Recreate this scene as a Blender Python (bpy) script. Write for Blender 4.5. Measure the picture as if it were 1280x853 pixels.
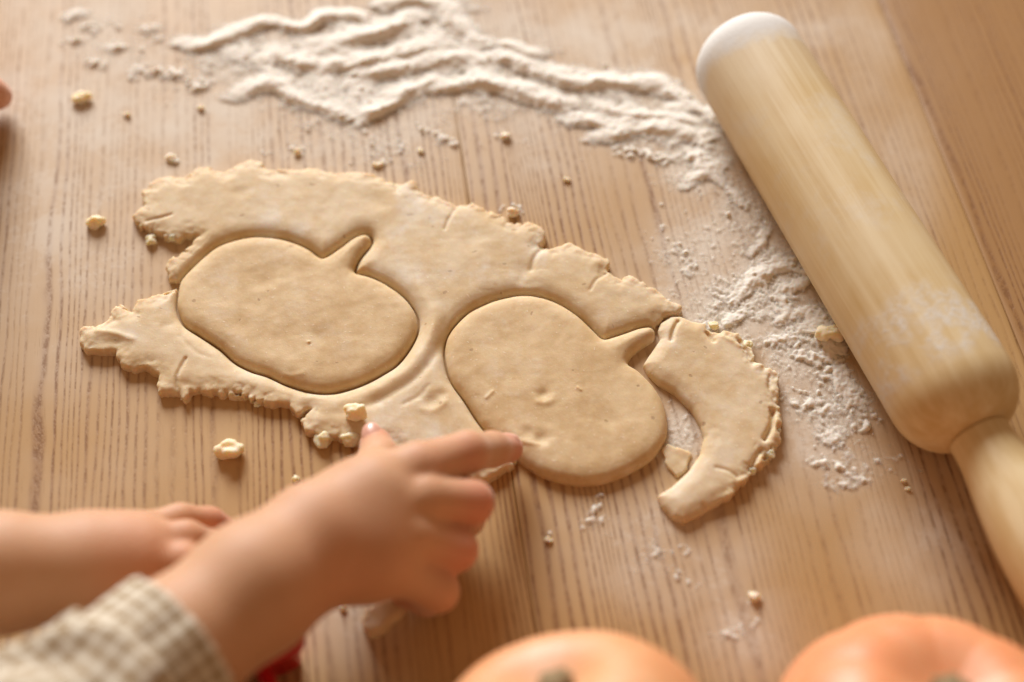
import bpy, bmesh, math, random
import numpy as np
from mathutils import Vector, Matrix

for o in list(bpy.data.objects):
    bpy.data.objects.remove(o)
scene = bpy.context.scene
COL = scene.collection
random.seed(4)

# ------------------------------------------------------------------ camera
PW, PH = 1280.0, 853.0
FPX = 1778.0
PITCH = math.radians(56.0)
CAM_H = 0.44
cam_d = bpy.data.cameras.new("camera")
cam_d.sensor_width = 36.0
cam_d.lens = FPX / PW * 36.0
cam_d.clip_start = 0.01
cam_d.clip_end = 50.0
cam = bpy.data.objects.new("camera", cam_d)
COL.objects.link(cam)
cam.location = (0, 0, CAM_H)
cam.rotation_euler = (math.pi / 2 - PITCH, 0, 0)
scene.camera = cam
cam_d.dof.use_dof = True
cam_d.dof.focus_distance = 0.524
cam_d.dof.aperture_fstop = 3.0

# ------------------------------------------------------------------ light
w = bpy.data.worlds.new("World")
scene.world = w
w.use_nodes = True
bg = w.node_tree.nodes["Background"]
bg.inputs[0].default_value = (1.0, 0.61, 0.36, 1)
bg.inputs[1].default_value = 0.28


def area(name, loc, target, sx, sy, power, col):
    l = bpy.data.lights.new(name, 'AREA')
    l.shape = 'RECTANGLE'
    l.size, l.size_y = sx, sy
    l.energy = power
    l.color = col
    o = bpy.data.objects.new(name, l)
    COL.objects.link(o)
    o.location = loc
    o.rotation_euler = (Vector(target) - Vector(loc)).to_track_quat('-Z', 'Y').to_euler()
    return o


area("window_light", (-0.62, 2.55, 1.05), (0, 0.30, 0), 1.2, 1.0, 100.0, (0.97, 0.985, 1.0))

scene.view_settings.view_transform = 'Standard'
scene.view_settings.look = 'None'
scene.view_settings.gamma = 1.0
scene.view_settings.exposure = 0.24
scene.render.engine = 'CYCLES'
scene.render.resolution_x, scene.render.resolution_y = 1024, 682

# ------------------------------------------------------------------ helpers
SP, CP = math.sin(PITCH), math.cos(PITCH)


def P(px, py, z=0.0):
    """photo pixel -> world point at height z above the table"""
    a = (px - PW / 2) / FPX
    b = (PH / 2 - py) / FPX
    d = (a, CP + b * SP, -SP + b * CP)
    t = (z - CAM_H) / d[2]
    return Vector((d[0] * t, d[1] * t, z))


def PP(pts, z=0.0):
    return np.array([P(x, y, z)[:2] for x, y in pts])


def link(name, me, mat=None, parent=None, smooth=True):
    o = bpy.data.objects.new(name, me)
    COL.objects.link(o)
    if mat:
        me.materials.append(mat)
    if smooth:
        me.polygons.foreach_set('use_smooth', np.ones(len(me.polygons), bool))
    if parent:
        o.parent = parent
    return o


def tag(o, label, cat, group=None, kind=None):
    o['label'] = label
    o['category'] = cat
    if group:
        o['group'] = group
    if kind:
        o['kind'] = kind
    return o


def empty(name, loc=(0, 0, 0)):
    o = bpy.data.objects.new(name, None)
    COL.objects.link(o)
    o.location = loc
    return o


def mesh_np(name, V, F):
    me = bpy.data.meshes.new(name)
    V = np.ascontiguousarray(V, np.float32)
    F = np.ascontiguousarray(F, np.int32)
    k = F.shape[1]
    me.vertices.add(len(V))
    me.vertices.foreach_set('co', V.ravel())
    me.loops.add(F.size)
    me.loops.foreach_set('vertex_index', F.ravel())
    me.polygons.add(len(F))
    me.polygons.foreach_set('loop_start', np.arange(len(F), dtype=np.int32) * k)
    me.update(calc_edges=True)
    me.validate()
    return me


# value noise -------------------------------------------------------------
def _hash(ix, iy, iz, seed):
    h = (ix.astype(np.uint32) * np.uint32(374761393) + iy.astype(np.uint32) * np.uint32(668265263)
         + iz.astype(np.uint32) * np.uint32(2147483647) + np.uint32(seed * 974711 + 12345))
    h = (h ^ (h >> np.uint32(13))) * np.uint32(1274126177)
    h = h ^ (h >> np.uint32(16))
    h = (h * np.uint32(2246822519)) ^ (h >> np.uint32(15))
    return (h & np.uint32(0xffffff)).astype(np.float32) / np.float32(0xffffff)


def noise3(x, y, z, s, seed=0):
    """smooth value noise in -1..1, s = feature size (m)"""
    x, y, z = np.broadcast_arrays(np.asarray(x, np.float32) / s + 1000, np.asarray(y, np.float32) / s + 1000,
                                  np.asarray(z, np.float32) / s + 1000)
    xi, yi, zi = np.floor(x), np.floor(y), np.floor(z)
    fx, fy, fz = x - xi, y - yi, z - zi
    fx, fy, fz = [f * f * f * (f * (f * 6 - 15) + 10) for f in (fx, fy, fz)]
    xi, yi, zi = xi.astype(np.int64), yi.astype(np.int64), zi.astype(np.int64)
    r = 0
    for dx in (0, 1):
        for dy in (0, 1):
            for dz in (0, 1):
                wgt = (fx if dx else 1 - fx) * (fy if dy else 1 - fy) * (fz if dz else 1 - fz)
                r = r + wgt * _hash(xi + dx, yi + dy, zi + dz, seed)
    return r * 2 - 1


def noise2(x, y, s, seed=0):
    """gradient noise, about -1..1; the lattice is turned by the seed so it never lines up"""
    x = np.asarray(x, np.float32) / s
    y = np.asarray(y, np.float32) / s
    x, y = np.broadcast_arrays(x, y)
    a = .61 + 2.399 * seed
    x, y = x * math.cos(a) - y * math.sin(a) + 1000, x * math.sin(a) + y * math.cos(a) + 1000
    xi, yi = np.floor(x), np.floor(y)
    fx, fy = x - xi, y - yi
    ux, uy = [f * f * f * (f * (f * 6 - 15) + 10) for f in (fx, fy)]
    xi, yi = xi.astype(np.int64), yi.astype(np.int64)
    zi = np.zeros_like(xi)
    r = 0
    for dx in (0, 1):
        for dy in (0, 1):
            wgt = (ux if dx else 1 - ux) * (uy if dy else 1 - uy)
            th = _hash(xi + dx, yi + dy, zi, seed) * np.float32(2 * math.pi)
            r = r + wgt * (np.cos(th) * (fx - dx) + np.sin(th) * (fy - dy))
    return r * 1.55


def fbm2(x, y, s, octv=3, seed=0, gain=.5):
    a, t, r = 1.0, 0.0, 0.0
    for i in range(octv):
        r = r + a * noise2(x, y, s / 2 ** i, seed + i * 17)
        t += a
        a *= gain
    return r / t


def smooth01(x, a, b):
    t = np.clip((x - a) / (b - a), 0, 1)
    return t * t * (3 - 2 * t)


# 2-D distance fields -------------------------------------------------------
def seg_dist(X, Y, pts, closed=True):
    d2 = np.full(X.shape, 1e9, np.float32)
    n = len(pts)
    for i in range(n if closed else n - 1):
        ax, ay = pts[i]
        bx, by = pts[(i + 1) % n]
        ex, ey = bx - ax, by - ay
        L = ex * ex + ey * ey + 1e-18
        t = np.clip(((X - ax) * ex + (Y - ay) * ey) / L, 0, 1)
        d2 = np.minimum(d2, (X - ax - t * ex) ** 2 + (Y - ay - t * ey) ** 2)
    return np.sqrt(d2)


def seg_dist2(X, Y, pts):
    """distance to an open polyline and how far beyond it (in y) the point lies"""
    d2 = np.full(X.shape, 1e9, np.float32)
    dy = np.zeros(X.shape, np.float32)
    for (ax, ay), (bx, by) in zip(pts[:-1], pts[1:]):
        ex, ey = bx - ax, by - ay
        t = np.clip(((X - ax) * ex + (Y - ay) * ey) / (ex * ex + ey * ey + 1e-18), 0, 1)
        qx, qy = X - ax - t * ex, Y - ay - t * ey
        q2 = qx * qx + qy * qy
        m = q2 < d2
        d2 = np.where(m, q2, d2)
        dy = np.where(m, qy, dy)
    return np.sqrt(d2), dy


def poly_sdf(X, Y, pts):
    d = seg_dist(X, Y, pts)
    ins = np.zeros(X.shape, bool)
    n = len(pts)
    for i in range(n):
        ax, ay = pts[i]
        bx, by = pts[(i + 1) % n]
        if ay == by:
            continue
        c = ((ay > Y) != (by > Y)) & (X < (bx - ax) * (Y - ay) / (by - ay) + ax)
        ins ^= c
    return np.where(ins, -d, d)


def catmull(pts, sub=5, closed=True):
    pts = np.asarray(pts, float)
    n = len(pts)
    out = []
    rng = range(n) if closed else range(n - 1)
    for i in rng:
        if closed:
            p0, p1, p2, p3 = pts[(i - 1) % n], pts[i], pts[(i + 1) % n], pts[(i + 2) % n]
        else:
            p0, p1, p2, p3 = pts[max(i - 1, 0)], pts[i], pts[i + 1], pts[min(i + 2, n - 1)]
        for k in range(sub):
            t = k / sub
            out.append(.5 * ((2 * p1) + (-p0 + p2) * t + (2 * p0 - 5 * p1 + 4 * p2 - p3) * t * t
                             + (-p0 + 3 * p1 - 3 * p2 + p3) * t ** 3))
    if not closed:
        out.append(pts[-1])
    return np.array(out)


# surface nets ---------------------------------------------------------------
def surface_nets(F, org, h):
    S = F < 0
    nx, ny, nz = F.shape
    c = np.zeros((nx - 1, ny - 1, nz - 1), np.int8)
    for dx in (0, 1):
        for dy in (0, 1):
            for dz in (0, 1):
                c += S[dx:nx - 1 + dx, dy:ny - 1 + dy, dz:nz - 1 + dz]
    act = (c > 0) & (c < 8)
    I, J, K = np.nonzero(act)
    idx = np.full(act.shape, -1, np.int32)
    idx[I, J, K] = np.arange(len(I))
    acc = np.zeros((len(I), 3), np.float64)
    cnt = np.zeros(len(I))
    corners = [(a, b, d) for a in (0, 1) for b in (0, 1) for d in (0, 1)]
    for a in corners:
        for ax in range(3):
            if a[ax]:
                continue
            b = list(a)
            b[ax] = 1
            fa = F[I + a[0], J + a[1], K + a[2]]
            fb = F[I + b[0], J + b[1], K + b[2]]
            m = (fa < 0) != (fb < 0)
            t = np.where(m, fa / np.where(fa == fb, 1, fa - fb), 0)
            p = np.zeros((len(I), 3))
            for q in range(3):
                p[:, q] = a[q]
            p[:, ax] = t
            acc[m] += p[m]
            cnt[m] += 1
    V = acc / cnt[:, None] + np.stack([I, J, K], 1)
    V = V * h + np.asarray(org)
    Q = []
    for ax in range(3):
        sl0 = [slice(None)] * 3
        sl1 = [slice(None)] * 3
        sl0[ax] = slice(0, -1)
        sl1[ax] = slice(1, None)
        s0, s1 = S[tuple(sl0)], S[tuple(sl1)]
        e = np.argwhere(s0 != s1)
        u, v = (ax + 1) % 3, (ax + 2) % 3
        ok = (e[:, u] > 0) & (e[:, v] > 0) & (e[:, u] < F.shape[u] - 1) & (e[:, v] < F.shape[v] - 1)
        e = e[ok]

        def cell(du, dv):
            q = e.copy()
            q[:, u] += du
            q[:, v] += dv
            return idx[q[:, 0], q[:, 1], q[:, 2]]
        quad = np.stack([cell(-1, -1), cell(0, -1), cell(0, 0), cell(-1, 0)], 1)
        flip = ~s0[e[:, 0], e[:, 1], e[:, 2]]
        quad[flip] = quad[flip][:, ::-1]
        Q.append(quad)
    return V, np.concatenate(Q)


def drop_below(V, Q, z):
    keep = ~(V[Q][:, :, 2] < z).all(1)
    Q = Q[keep]
    used = np.unique(Q)
    m = np.full(len(V), -1, np.int32)
    m[used] = np.arange(len(used))
    return V[used], m[Q]


def relax(V, Q, it=2, f=.5):
    E = np.concatenate([Q[:, [0, 1]], Q[:, [1, 2]], Q[:, [2, 3]], Q[:, [3, 0]]])
    n = len(V)
    for _ in range(it):
        s = np.zeros_like(V)
        cn = np.zeros(n)
        for a, b in ((0, 1), (1, 0)):
            for k in range(3):
                s[:, k] += np.bincount(E[:, a], V[E[:, b], k], n)
            cn += np.bincount(E[:, a], minlength=n)
        V = V * (1 - f) + f * s / np.maximum(cn, 1)[:, None]
    return V


# ------------------------------------------------------------------ materials
def new_mat(name):
    m = bpy.data.materials.new(name)
    m.use_nodes = True
    nt = m.node_tree
    return m, nt, nt.nodes["Principled BSDF"]


class G:
    """tiny node-graph builder"""
    def __init__(s, nt):
        s.nt = nt

    def n(s, t, **kw):
        nd = s.nt.nodes.new(t)
        for k, v in kw.items():
            setattr(nd, k, v)
        return nd

    def put(s, sock, v):
        if hasattr(v, 'is_linked') or isinstance(v, bpy.types.NodeSocket):
            s.nt.links.new(v, sock)
        elif v is not None:
            sock.default_value = v

    def math(s, op, a, b=None, c=None, clamp=False):
        nd = s.n('ShaderNodeMath', operation=op, use_clamp=clamp)
        for i, v in enumerate((a, b, c)):
            if v is not None:
                s.put(nd.inputs[i], v)
        return nd.outputs[0]

    def mix(s, f, a, b, blend='MIX'):
        nd = s.n('ShaderNodeMix', data_type='RGBA', blend_type=blend)
        s.put(nd.inputs[0], f)
        s.put(nd.inputs[6], a)
        s.put(nd.inputs[7], b)
        return nd.outputs[2]

    def ramp(s, f, a, b):
        nd = s.n('ShaderNodeMapRange', interpolation_type='SMOOTHSTEP')
        s.put(nd.inputs[0], f)
        nd.inputs[1].default_value = a
        nd.inputs[2].default_value = b
        return nd.outputs[0]

    def noise(s, vec, scale, detail=3, rough=.5, dist=0.0):
        nd = s.n('ShaderNodeTexNoise')
        s.put(nd.inputs['Vector'], vec)
        nd.inputs['Scale'].default_value = scale
        nd.inputs['Detail'].default_value = detail
        nd.inputs['Roughness'].default_value = rough
        nd.inputs['Distortion'].default_value = dist
        return nd.outputs[0]

    def mapping(s, vec, scale=(1, 1, 1), loc=(0, 0, 0), rot=(0, 0, 0)):
        nd = s.n('ShaderNodeMapping')
        s.put(nd.inputs[0], vec)
        nd.inputs[1].default_value = loc
        nd.inputs[2].default_value = rot
        nd.inputs[3].default_value = scale
        return nd.outputs[0]

    def bump(s, h, strength, dist, normal=None):
        nd = s.n('ShaderNodeBump')
        s.put(nd.inputs['Height'], h)
        nd.inputs['Strength'].default_value = strength
        nd.inputs['Distance'].default_value = dist
        if normal is not None:
            s.put(nd.inputs['Normal'], normal)
        return nd.outputs[0]

    def coord(s, what='Object'):
        return s.n('ShaderNodeTexCoord').outputs[what]

    def attr(s, name, typ='GEOMETRY'):
        nd = s.n('ShaderNodeAttribute', attribute_type=typ)
        nd.attribute_name = name
        return nd.outputs['Fac']


def col(r, g, b):
    return (r, g, b, 1)


GRAIN = math.radians(7.8)       # the boards run this far left of straight ahead
GX, GY = math.cos(GRAIN), math.sin(GRAIN)


def make_wood():
    m, nt, bs = new_mat("oak_boards")
    g = G(nt)
    c = g.coord('Object')
    v = g.mapping(c, rot=(0, 0, -GRAIN))       # x across the grain, y along it
    tone = g.attr('tone', 'OBJECT')
    off = g.n('ShaderNodeCombineXYZ')
    g.put(off.inputs[2], g.math('MULTIPLY', tone, 7.0))
    va = g.n('ShaderNodeVectorMath', operation='ADD')
    g.put(va.inputs[0], v)
    g.put(va.inputs[1], off.outputs[0])
    v = va.outputs[0]
    # sideways wander of the year rings
    wander = g.noise(g.mapping(v, scale=(14, 3.2, 1)), 1.0, 2)
    sep = g.n('ShaderNodeSeparateXYZ')
    g.put(sep.inputs[0], v)
    u = g.math('ADD', sep.outputs[0], g.math('MULTIPLY', g.math('SUBTRACT', wander, .5), .012))
    u_out = u
    uv = g.n('ShaderNodeCombineXYZ')
    g.put(uv.inputs[0], u)
    g.put(uv.inputs[1], sep.outputs[1])
    g.put(uv.inputs[2], sep.outputs[2])
    uv = uv.outputs[0]
    warp = g.noise(g.mapping(uv, scale=(26, .5, 1)), 1.0, 2, .6)
    jit = g.noise(g.mapping(uv, scale=(150, 26, 1)), 1.0, 2, .6)
    ph = g.math('ADD', g.math('MULTIPLY', u_out, 300.0), g.math('ADD', g.math('MULTIPLY', warp, 11.0), g.math('MULTIPLY', jit, .8)))
    saw = g.math('FRACT', ph)
    tri = g.math('SUBTRACT', 1.0, g.math('ABSOLUTE', g.math('MULTIPLY', g.math('SUBTRACT', saw, .5), 2.0)))
    rings_lo = g.noise(g.mapping(uv, scale=(48, 1.6, 1)), 1.0, 2)
    dash = g.noise(g.mapping(uv, scale=(380, 160, 1)), 1.0, 4, .75)
    dash2 = g.noise(g.mapping(uv, scale=(1500, 75, 1)), 1.0, 2, .6)
    fine = g.noise(g.mapping(uv, scale=(1700, 22, 1)), 1.0, 2)
    line = g.ramp(tri, .35, .98)
    strong = g.ramp(rings_lo, .38, .60)
    pore = g.math('MULTIPLY', g.ramp(tri, .55, .92), g.ramp(dash, .42, .62))
    pore = g.math('MULTIPLY', pore, g.math('ADD', .38, g.math('MULTIPLY', strong, .62)))
    pore = g.math('MAXIMUM', pore, g.math('MULTIPLY', g.ramp(dash2, .64, .74), .35))
    big = g.noise(g.mapping(uv, scale=(9, 2.5, 1)), 1.0, 3)
    light = g.mix(big, col(.455, .262, .092), col(.54, .335, .135))
    tc = g.mix(tone, light, col(.33, .165, .060))
    base = g.mix(g.math('MULTIPLY', fine, .30), tc, g.mix(.5, tc, col(.25, .125, .055)))
    base = g.mix(g.math('MULTIPLY', g.math('MULTIPLY', line, g.math('ADD', .12, g.math('MULTIPLY', strong, .88))), .78), base, col(.29, .135, .04))
    base = g.mix(g.math('MULTIPLY', pore, .62), base, col(.18, .075, .022))
    # loose flour rubbed over the boards
    dust = g.attr('dust')
    cl = g.noise(c, 330, 4, .65)
    cl2 = g.noise(c, 60, 3, .6)
    mask = g.math('ADD', g.math('MULTIPLY', cl, .55), g.math('MULTIPLY', cl2, .45))
    th = g.math('SUBTRACT', 1.04, dust)
    mk = g.math('MULTIPLY', g.math('SUBTRACT', mask, g.math('MULTIPLY', th, .62)), 5.0, clamp=True)
    mk = g.math('MULTIPLY', mk, g.math('MULTIPLY', dust, .95), clamp=True)
    film = g.math('MULTIPLY', dust, g.math('ADD', .48, g.math('MULTIPLY', cl2, .5)))
    mk = g.math('MAXIMUM', mk, film)
    mk = g.math('MULTIPLY', mk, g.math('SUBTRACT', 1.0, g.math('MULTIPLY', pore, .6)))
    g.put(bs.inputs['Base Color'], g.mix(mk, base, col(.76, .70, .61)))
    rgh = g.math('ADD', .42, g.math('MULTIPLY', mk, .5))
    rgh = g.math('ADD', rgh, g.math('MULTIPLY', pore, .2))
    g.put(bs.inputs['Roughness'], rgh)
    bs.inputs['Specular IOR Level'].default_value = .32
    hgt = g.math('SUBTRACT', g.math('MULTIPLY', g.math('MULTIPLY', dust, mk), g.math('MULTIPLY', cl, .8)), g.math('ADD', g.math('MULTIPLY', pore, .5), g.math('MULTIPLY', line, .25)))
    g.put(bs.inputs['Normal'], g.bump(hgt, .4, .0005))
    return m


def make_flour():
    """loose powder: where the layer is thin the board shows through between the grains"""
    m, nt, bs = new_mat("flour")
    g = G(nt)
    c = g.coord()
    n = g.noise(c, 900, 3, .7)
    g.put(bs.inputs['Base Color'], g.mix(n, col(.77, .71, .61), col(.85, .80, .72)))
    bs.inputs['Roughness'].default_value = 1.0
    bs.inputs['Specular IOR Level'].default_value = .1
    bs.inputs['Subsurface Weight'].default_value = .3
    bs.inputs['Subsurface Radius'].default_value = (1, .65, .4)
    bs.inputs['Subsurface Scale'].default_value = .0025
    g.put(bs.inputs['Normal'], g.bump(n, .5, .0005))
    th = g.attr('thick')
    gr = g.noise(c, 1300, 3, .75)
    gr2 = g.noise(c, 260, 3, .65)
    k = g.math('ADD', g.math('MULTIPLY', gr, .5), g.math('MULTIPLY', gr2, .5))
    al = g.math('ADD', th, g.math('MULTIPLY', g.math('SUBTRACT', k, .5), 1.1))
    g.put(bs.inputs['Alpha'], g.ramp(al, .02, .62))
    return m


def make_dough(name, a, b, dust=.35, sss=.003):
    m, nt, bs = new_mat(name)
    g = G(nt)
    c = g.coord()
    n1 = g.noise(c, 55, 4, .6)
    n2 = g.noise(c, 620, 4, .75)
    n3 = g.noise(c, 1500, 2, .6)
    n1b = g.noise(c, 150, 4, .6)
    base = g.mix(g.ramp(g.math('ADD', g.math('MULTIPLY', n1, .6), g.math('MULTIPLY', n1b, .4)), .34, .66), a, b)
    sp = g.ramp(g.noise(c, 640, 1, .5), .70, .76)
    base = g.mix(g.math('MULTIPLY', sp, .35), base, col(.86, .76, .6))
    dk = g.ramp(g.noise(g.mapping(c, loc=(3, 1, 2)), 330, 0, .5), .835, .855)
    base = g.mix(g.math('MULTIPLY', dk, .5), base, col(.3, .16, .07))
    fl = g.math('MULTIPLY', g.ramp(g.noise(c, 38, 5, .7), .50, .74), dust)
    base = g.mix(fl, base, col(.76, .71, .63))
    base = g.mix(g.math('MULTIPLY', g.ramp(n2, .45, .25), .14), base, col(.40, .23, .09))
    base = g.mix(g.math('MULTIPLY', g.ramp(n2, .55, .75), .35), base, col(.78, .68, .52))
    g.put(bs.inputs['Base Color'], base)
    bs.inputs['Roughness'].default_value = .66
    bs.inputs['Specular IOR Level'].default_value = .32
    bs.inputs['Subsurface Weight'].default_value = .5
    bs.inputs['Subsurface Radius'].default_value = (1, .55, .25)
    bs.inputs['Subsurface Scale'].default_value = sss
    h = g.math('ADD', g.math('MULTIPLY', n2, .7), g.math('MULTIPLY', n3, .35))
    h = g.math('ADD', h, g.math('MULTIPLY', sp, .5))
    h = g.math('SUBTRACT', h, g.math('MULTIPLY', dk, .6))
    g.put(bs.inputs['Normal'], g.bump(h, .32, .0004))
    return m


def make_skin():
    m, nt, bs = new_mat("skin")
    g = G(nt)
    c = g.coord()
    n1 = g.noise(c, 45, 3, .6)
    red = g.attr('red')
    base = g.mix(n1, col(.52, .265, .130), col(.60, .345, .20))
    base = g.mix(g.math('MULTIPLY', red, .7), base, col(.60, .19, .125))
    g.put(bs.inputs['Base Color'], base)
    bs.inputs['Roughness'].default_value = .58
    bs.inputs['Specular IOR Level'].default_value = .35
    bs.inputs['Sheen Weight'].default_value = .35
    bs.inputs['Sheen Roughness'].default_value = .4
    bs.inputs['Sheen Tint'].default_value = (1, .9, .8, 1)
    bs.inputs['Subsurface Weight'].default_value = .3
    bs.inputs['Subsurface Radius'].default_value = (1, .36, .18)
    bs.inputs['Subsurface Scale'].default_value = .004
    h = g.noise(c, 700, 3, .6)
    g.put(bs.inputs['Normal'], g.bump(h, .25, .0006))
    return m


def make_simple(name, c0, c1, scale, rough, spec=.5, bump=0.0, bd=.0005, sss=0.0):
    m, nt, bs = new_mat(name)
    g = G(nt)
    c = g.coord()
    n = g.noise(c, scale, 4, .6)
    g.put(bs.inputs['Base Color'], g.mix(g.ramp(n, .3, .7), c0, c1))
    bs.inputs['Roughness'].default_value = rough
    bs.inputs['Specular IOR Level'].default_value = spec
    if sss:
        bs.inputs['Subsurface Weight'].default_value = sss
        bs.inputs['Subsurface Radius'].default_value = (1, .5, .3)
        bs.inputs['Subsurface Scale'].default_value = .004
    if bump:
        g.put(bs.inputs['Normal'], g.bump(g.noise(c, scale * 5, 3, .6), bump, bd))
    return m


M_WOOD = make_wood()
M_FLOUR = make_flour()
M_DOUGH = make_dough("dough", col(.62, .45, .245), col(.71, .575, .385), .6, .004)
M_COOKIE = make_dough("dough_cut", col(.57, .39, .190), col(.70, .53, .31), .4)
M_CRUMB = make_dough("dough_crumbs", col(.82, .68, .45), col(.88, .78, .58), .3, .007)
M_LUMP = make_dough("flour_lump", col(.80, .68, .50), col(.87, .78, .64), .5, .003)
M_SKIN = make_skin()

# ------------------------------------------------------------------ flour fields (photo pixels -> table)
RIDGES = [  # (half width px, height mm, [points])
    (7, 3.6, [(229, 60), (260, 60), (299, 44), (338, 33), (373, 39), (404, 26), (421, 25), (453, 26), (477, 28)]),
    (7, 2.6, [(290, 127), (316, 112), (338, 110), (357, 122), (373, 130), (397, 134), (422, 144), (440, 148)]),
    (8, 3.8, [(400, 63), (435, 56), (470, 46), (502, 33), (523, 26)]),
    (8, 3.6, [(484, 11), (512, 4), (541, 7), (562, 25), (576, 46), (590, 63)]),
    (7, 3.0, [(400, 88), (435, 86), (470, 77), (505, 72), (541, 65), (555, 60)]),
    (7, 3.0, [(456, 98), (505, 88), (541, 83), (576, 77), (590, 83)]),
    (8, 3.6, [(449, 155), (477, 141), (512, 120), (548, 111), (583, 105), (611, 107), (639, 114), (667, 128), (709, 141)]),
    (8, 3.4, [(607, 81), (632, 79), (660, 88), (692, 98), (716, 109), (752, 105), (787, 106), (825, 113), (850, 124)]),
    (6, 2.0, [(611, 56), (632, 58), (660, 68), (690, 72)]),
    (6, 2.2, [(706, 155), (738, 153), (769, 160)]),
    (7, 2.6, [(745, 179), (780, 170), (811, 162), (840, 168), (875, 178)]),
    (8, 2.4, [(848, 140), (868, 138), (890, 150), (905, 165)]),
    (6, 2.0, [(738, 137), (787, 146), (830, 150), (875, 160)]),
    (6, 1.5, [(165, 93), (197, 88), (229, 96), (245, 112), (262, 106)]),
    (7, 2.4, [(338, 110), (334, 90), (348, 74), (372, 82), (400, 88)]),
    (6, 2.2, [(378, 60), (390, 80), (410, 84)]),
    (7, 1.8, [(585, 8), (598, 14), (605, 20)]),
    (5, 1.6, [(770, 192), (800, 196), (830, 205)]),
    (6, 2.0, [(848, 205), (872, 198), (880, 212), (902, 214)]),
    (5, 1.8, [(862, 235), (890, 222), (915, 238), (930, 262)]),
    (5, 2.2, [(960, 282), (952, 305), (935, 316)]),
    (6, 2.6, [(914, 382), (930, 368), (950, 352), (974, 334)]),
    (5, 2.0, [(952, 348), (975, 338), (1003, 342), (1010, 352), (995, 362), (970, 364)]),
    (5, 2.2, [(895, 411), (912, 403), (930, 397)]),
    (6, 2.2, [(958, 403), (980, 398), (985, 375)]),
    (5, 2.2, [(990, 399), (1010, 395), (1033, 390)]),
    (5, 1.8, [(942, 436), (965, 431), (985, 425), (1010, 424)]),
    (8, 3.2, [(1027, 404), (1030, 425), (1038, 445)]),
    (7, 2.0, [(1040, 455), (1050, 475), (1062, 495), (1072, 515)]),
    (7, 1.6, [(1005, 445), (1025, 450), (1035, 470)]),
    (6, 1.4, [(992, 510), (1010, 508), (1030, 508)]),
    (4, 1.8, [(1037, 555), (1052, 545), (1066, 538)]),
    (4, 1.8, [(1052, 556), (1056, 566), (1060, 572)]),
    (4, 1.6, [(1016, 580), (1035, 580), (1052, 586), (1064, 589)]),
    (5, 1.8, [(1041, 615), (1055, 607), (1062, 608)]),
    (4, 1.2, [(1075, 608), (1085, 598)]),
    (6, 1.6, [(1076, 530), (1086, 525)]),
    (3, .8, [(1080, 583), (1100, 578), (1125, 570)]),
    (4, 1.4, [(728, 655), (738, 640), (752, 620)]),
    (3, .9, [(745, 652), (758, 645)]), (3, .9, [(753, 668), (766, 666)]), (3, .9, [(683, 676), (692, 670)]),
    (4, 1.0, [(808, 694), (822, 690)]), (4, .8, [(840, 714), (856, 722), (868, 728)]), (4, .9, [(842, 690), (850, 685)]),
    (4, 1.2, [(935, 748), (948, 746)]), (4, 1.0, [(898, 798), (915, 800), (930, 790), (945, 778)]),
    (5, 2.4, [(82, 26), (94, 18), (104, 22)]), (5, 1.6, [(110, 36), (122, 38)]), (4, 1.6, [(146, 30), (150, 36)]),
    (4, 1.5, [(178, 38), (194, 36)]), (4, 1.3, [(186, 50), (194, 50)]), (4, 1.6, [(84, 52), (104, 50)]),
    (4, 1.5, [(146, 60), (156, 60)]), (5, 1.6, [(110, 80), (124, 80)]), (4, 1.5, [(112, 120), (120, 117)]),
    (4, 1.4, [(155, 146), (160, 142)]), (4, 1.5, [(204, 190), (214, 196), (220, 206)]), (3, 1.3, [(250, 134), (256, 134)]),
    (4, 1.4, [(365, 190), (375, 190)]), (4, 1.2, [(330, 192), (340, 192)]), (4, 1.3, [(520, 160), (545, 165)]),
    (4, 1.6, [(622, 166), (632, 170)]), (4, 1.2, [(650, 182), (658, 180)]),
    (4, 1.3, [(470, 205), (478, 200)]), (4, 1.2, [(492, 188), (502, 184)]), (4, 1.3, [(556, 175), (576, 185)]),
    (4, 1.5, [(628, 262), (640, 258), (648, 266)]), (3, 1.2, [(702, 226), (714, 224)]), (3, 1.0, [(750, 226), (754, 228)]),
    (3, 1.0, [(790, 266), (796, 264)]), (3, 1.0, [(736, 290), (740, 290)]), (3, 1.2, [(824, 290), (830, 278)]),
    (3, 1.0, [(806, 302), (812, 304)]), (4, 1.2, [(852, 312), (858, 300)]), (4, 1.2, [(866, 340), (872, 332)]),
]
BLOBS = [  # (px, py, rx, ry, amount) where clumpy flour lies
    (320, 75, 95, 50, .95), (430, 90, 120, 65, 1.1), (520, 60, 95, 60, 1.05), (600, 100, 90, 55, .85),
    (710, 120, 90, 45, .85), (800, 150, 90, 45, .9), (870, 195, 60, 55, .95), (925, 265, 45, 55, .85),
    (965, 345, 60, 60, 1.0), (1000, 430, 55, 60, 1.0), (915, 385, 75, 60, .95), (1040, 510, 50, 55, .95),
    (985, 500, 40, 45, .7), (1060, 580, 60, 45, .55), (865, 325, 60, 70, .75), (500, 180, 120, 45, .5),
    (420, 165, 80, 35, .55), (160, 60, 80, 50, .5), (230, 110, 60, 35, .45), (850, 545, 34, 45, .85),
    (820, 680, 60, 45, .38), (740, 650, 60, 35, .3), (920, 780, 50, 45, .28), (100, 30, 40, 25, .5),
    (430, 25, 80, 25, .5), (640, 60, 70, 35, .5), (760, 100, 110, 25, .55), (1130, 560, 60, 60, .25),
]
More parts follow.
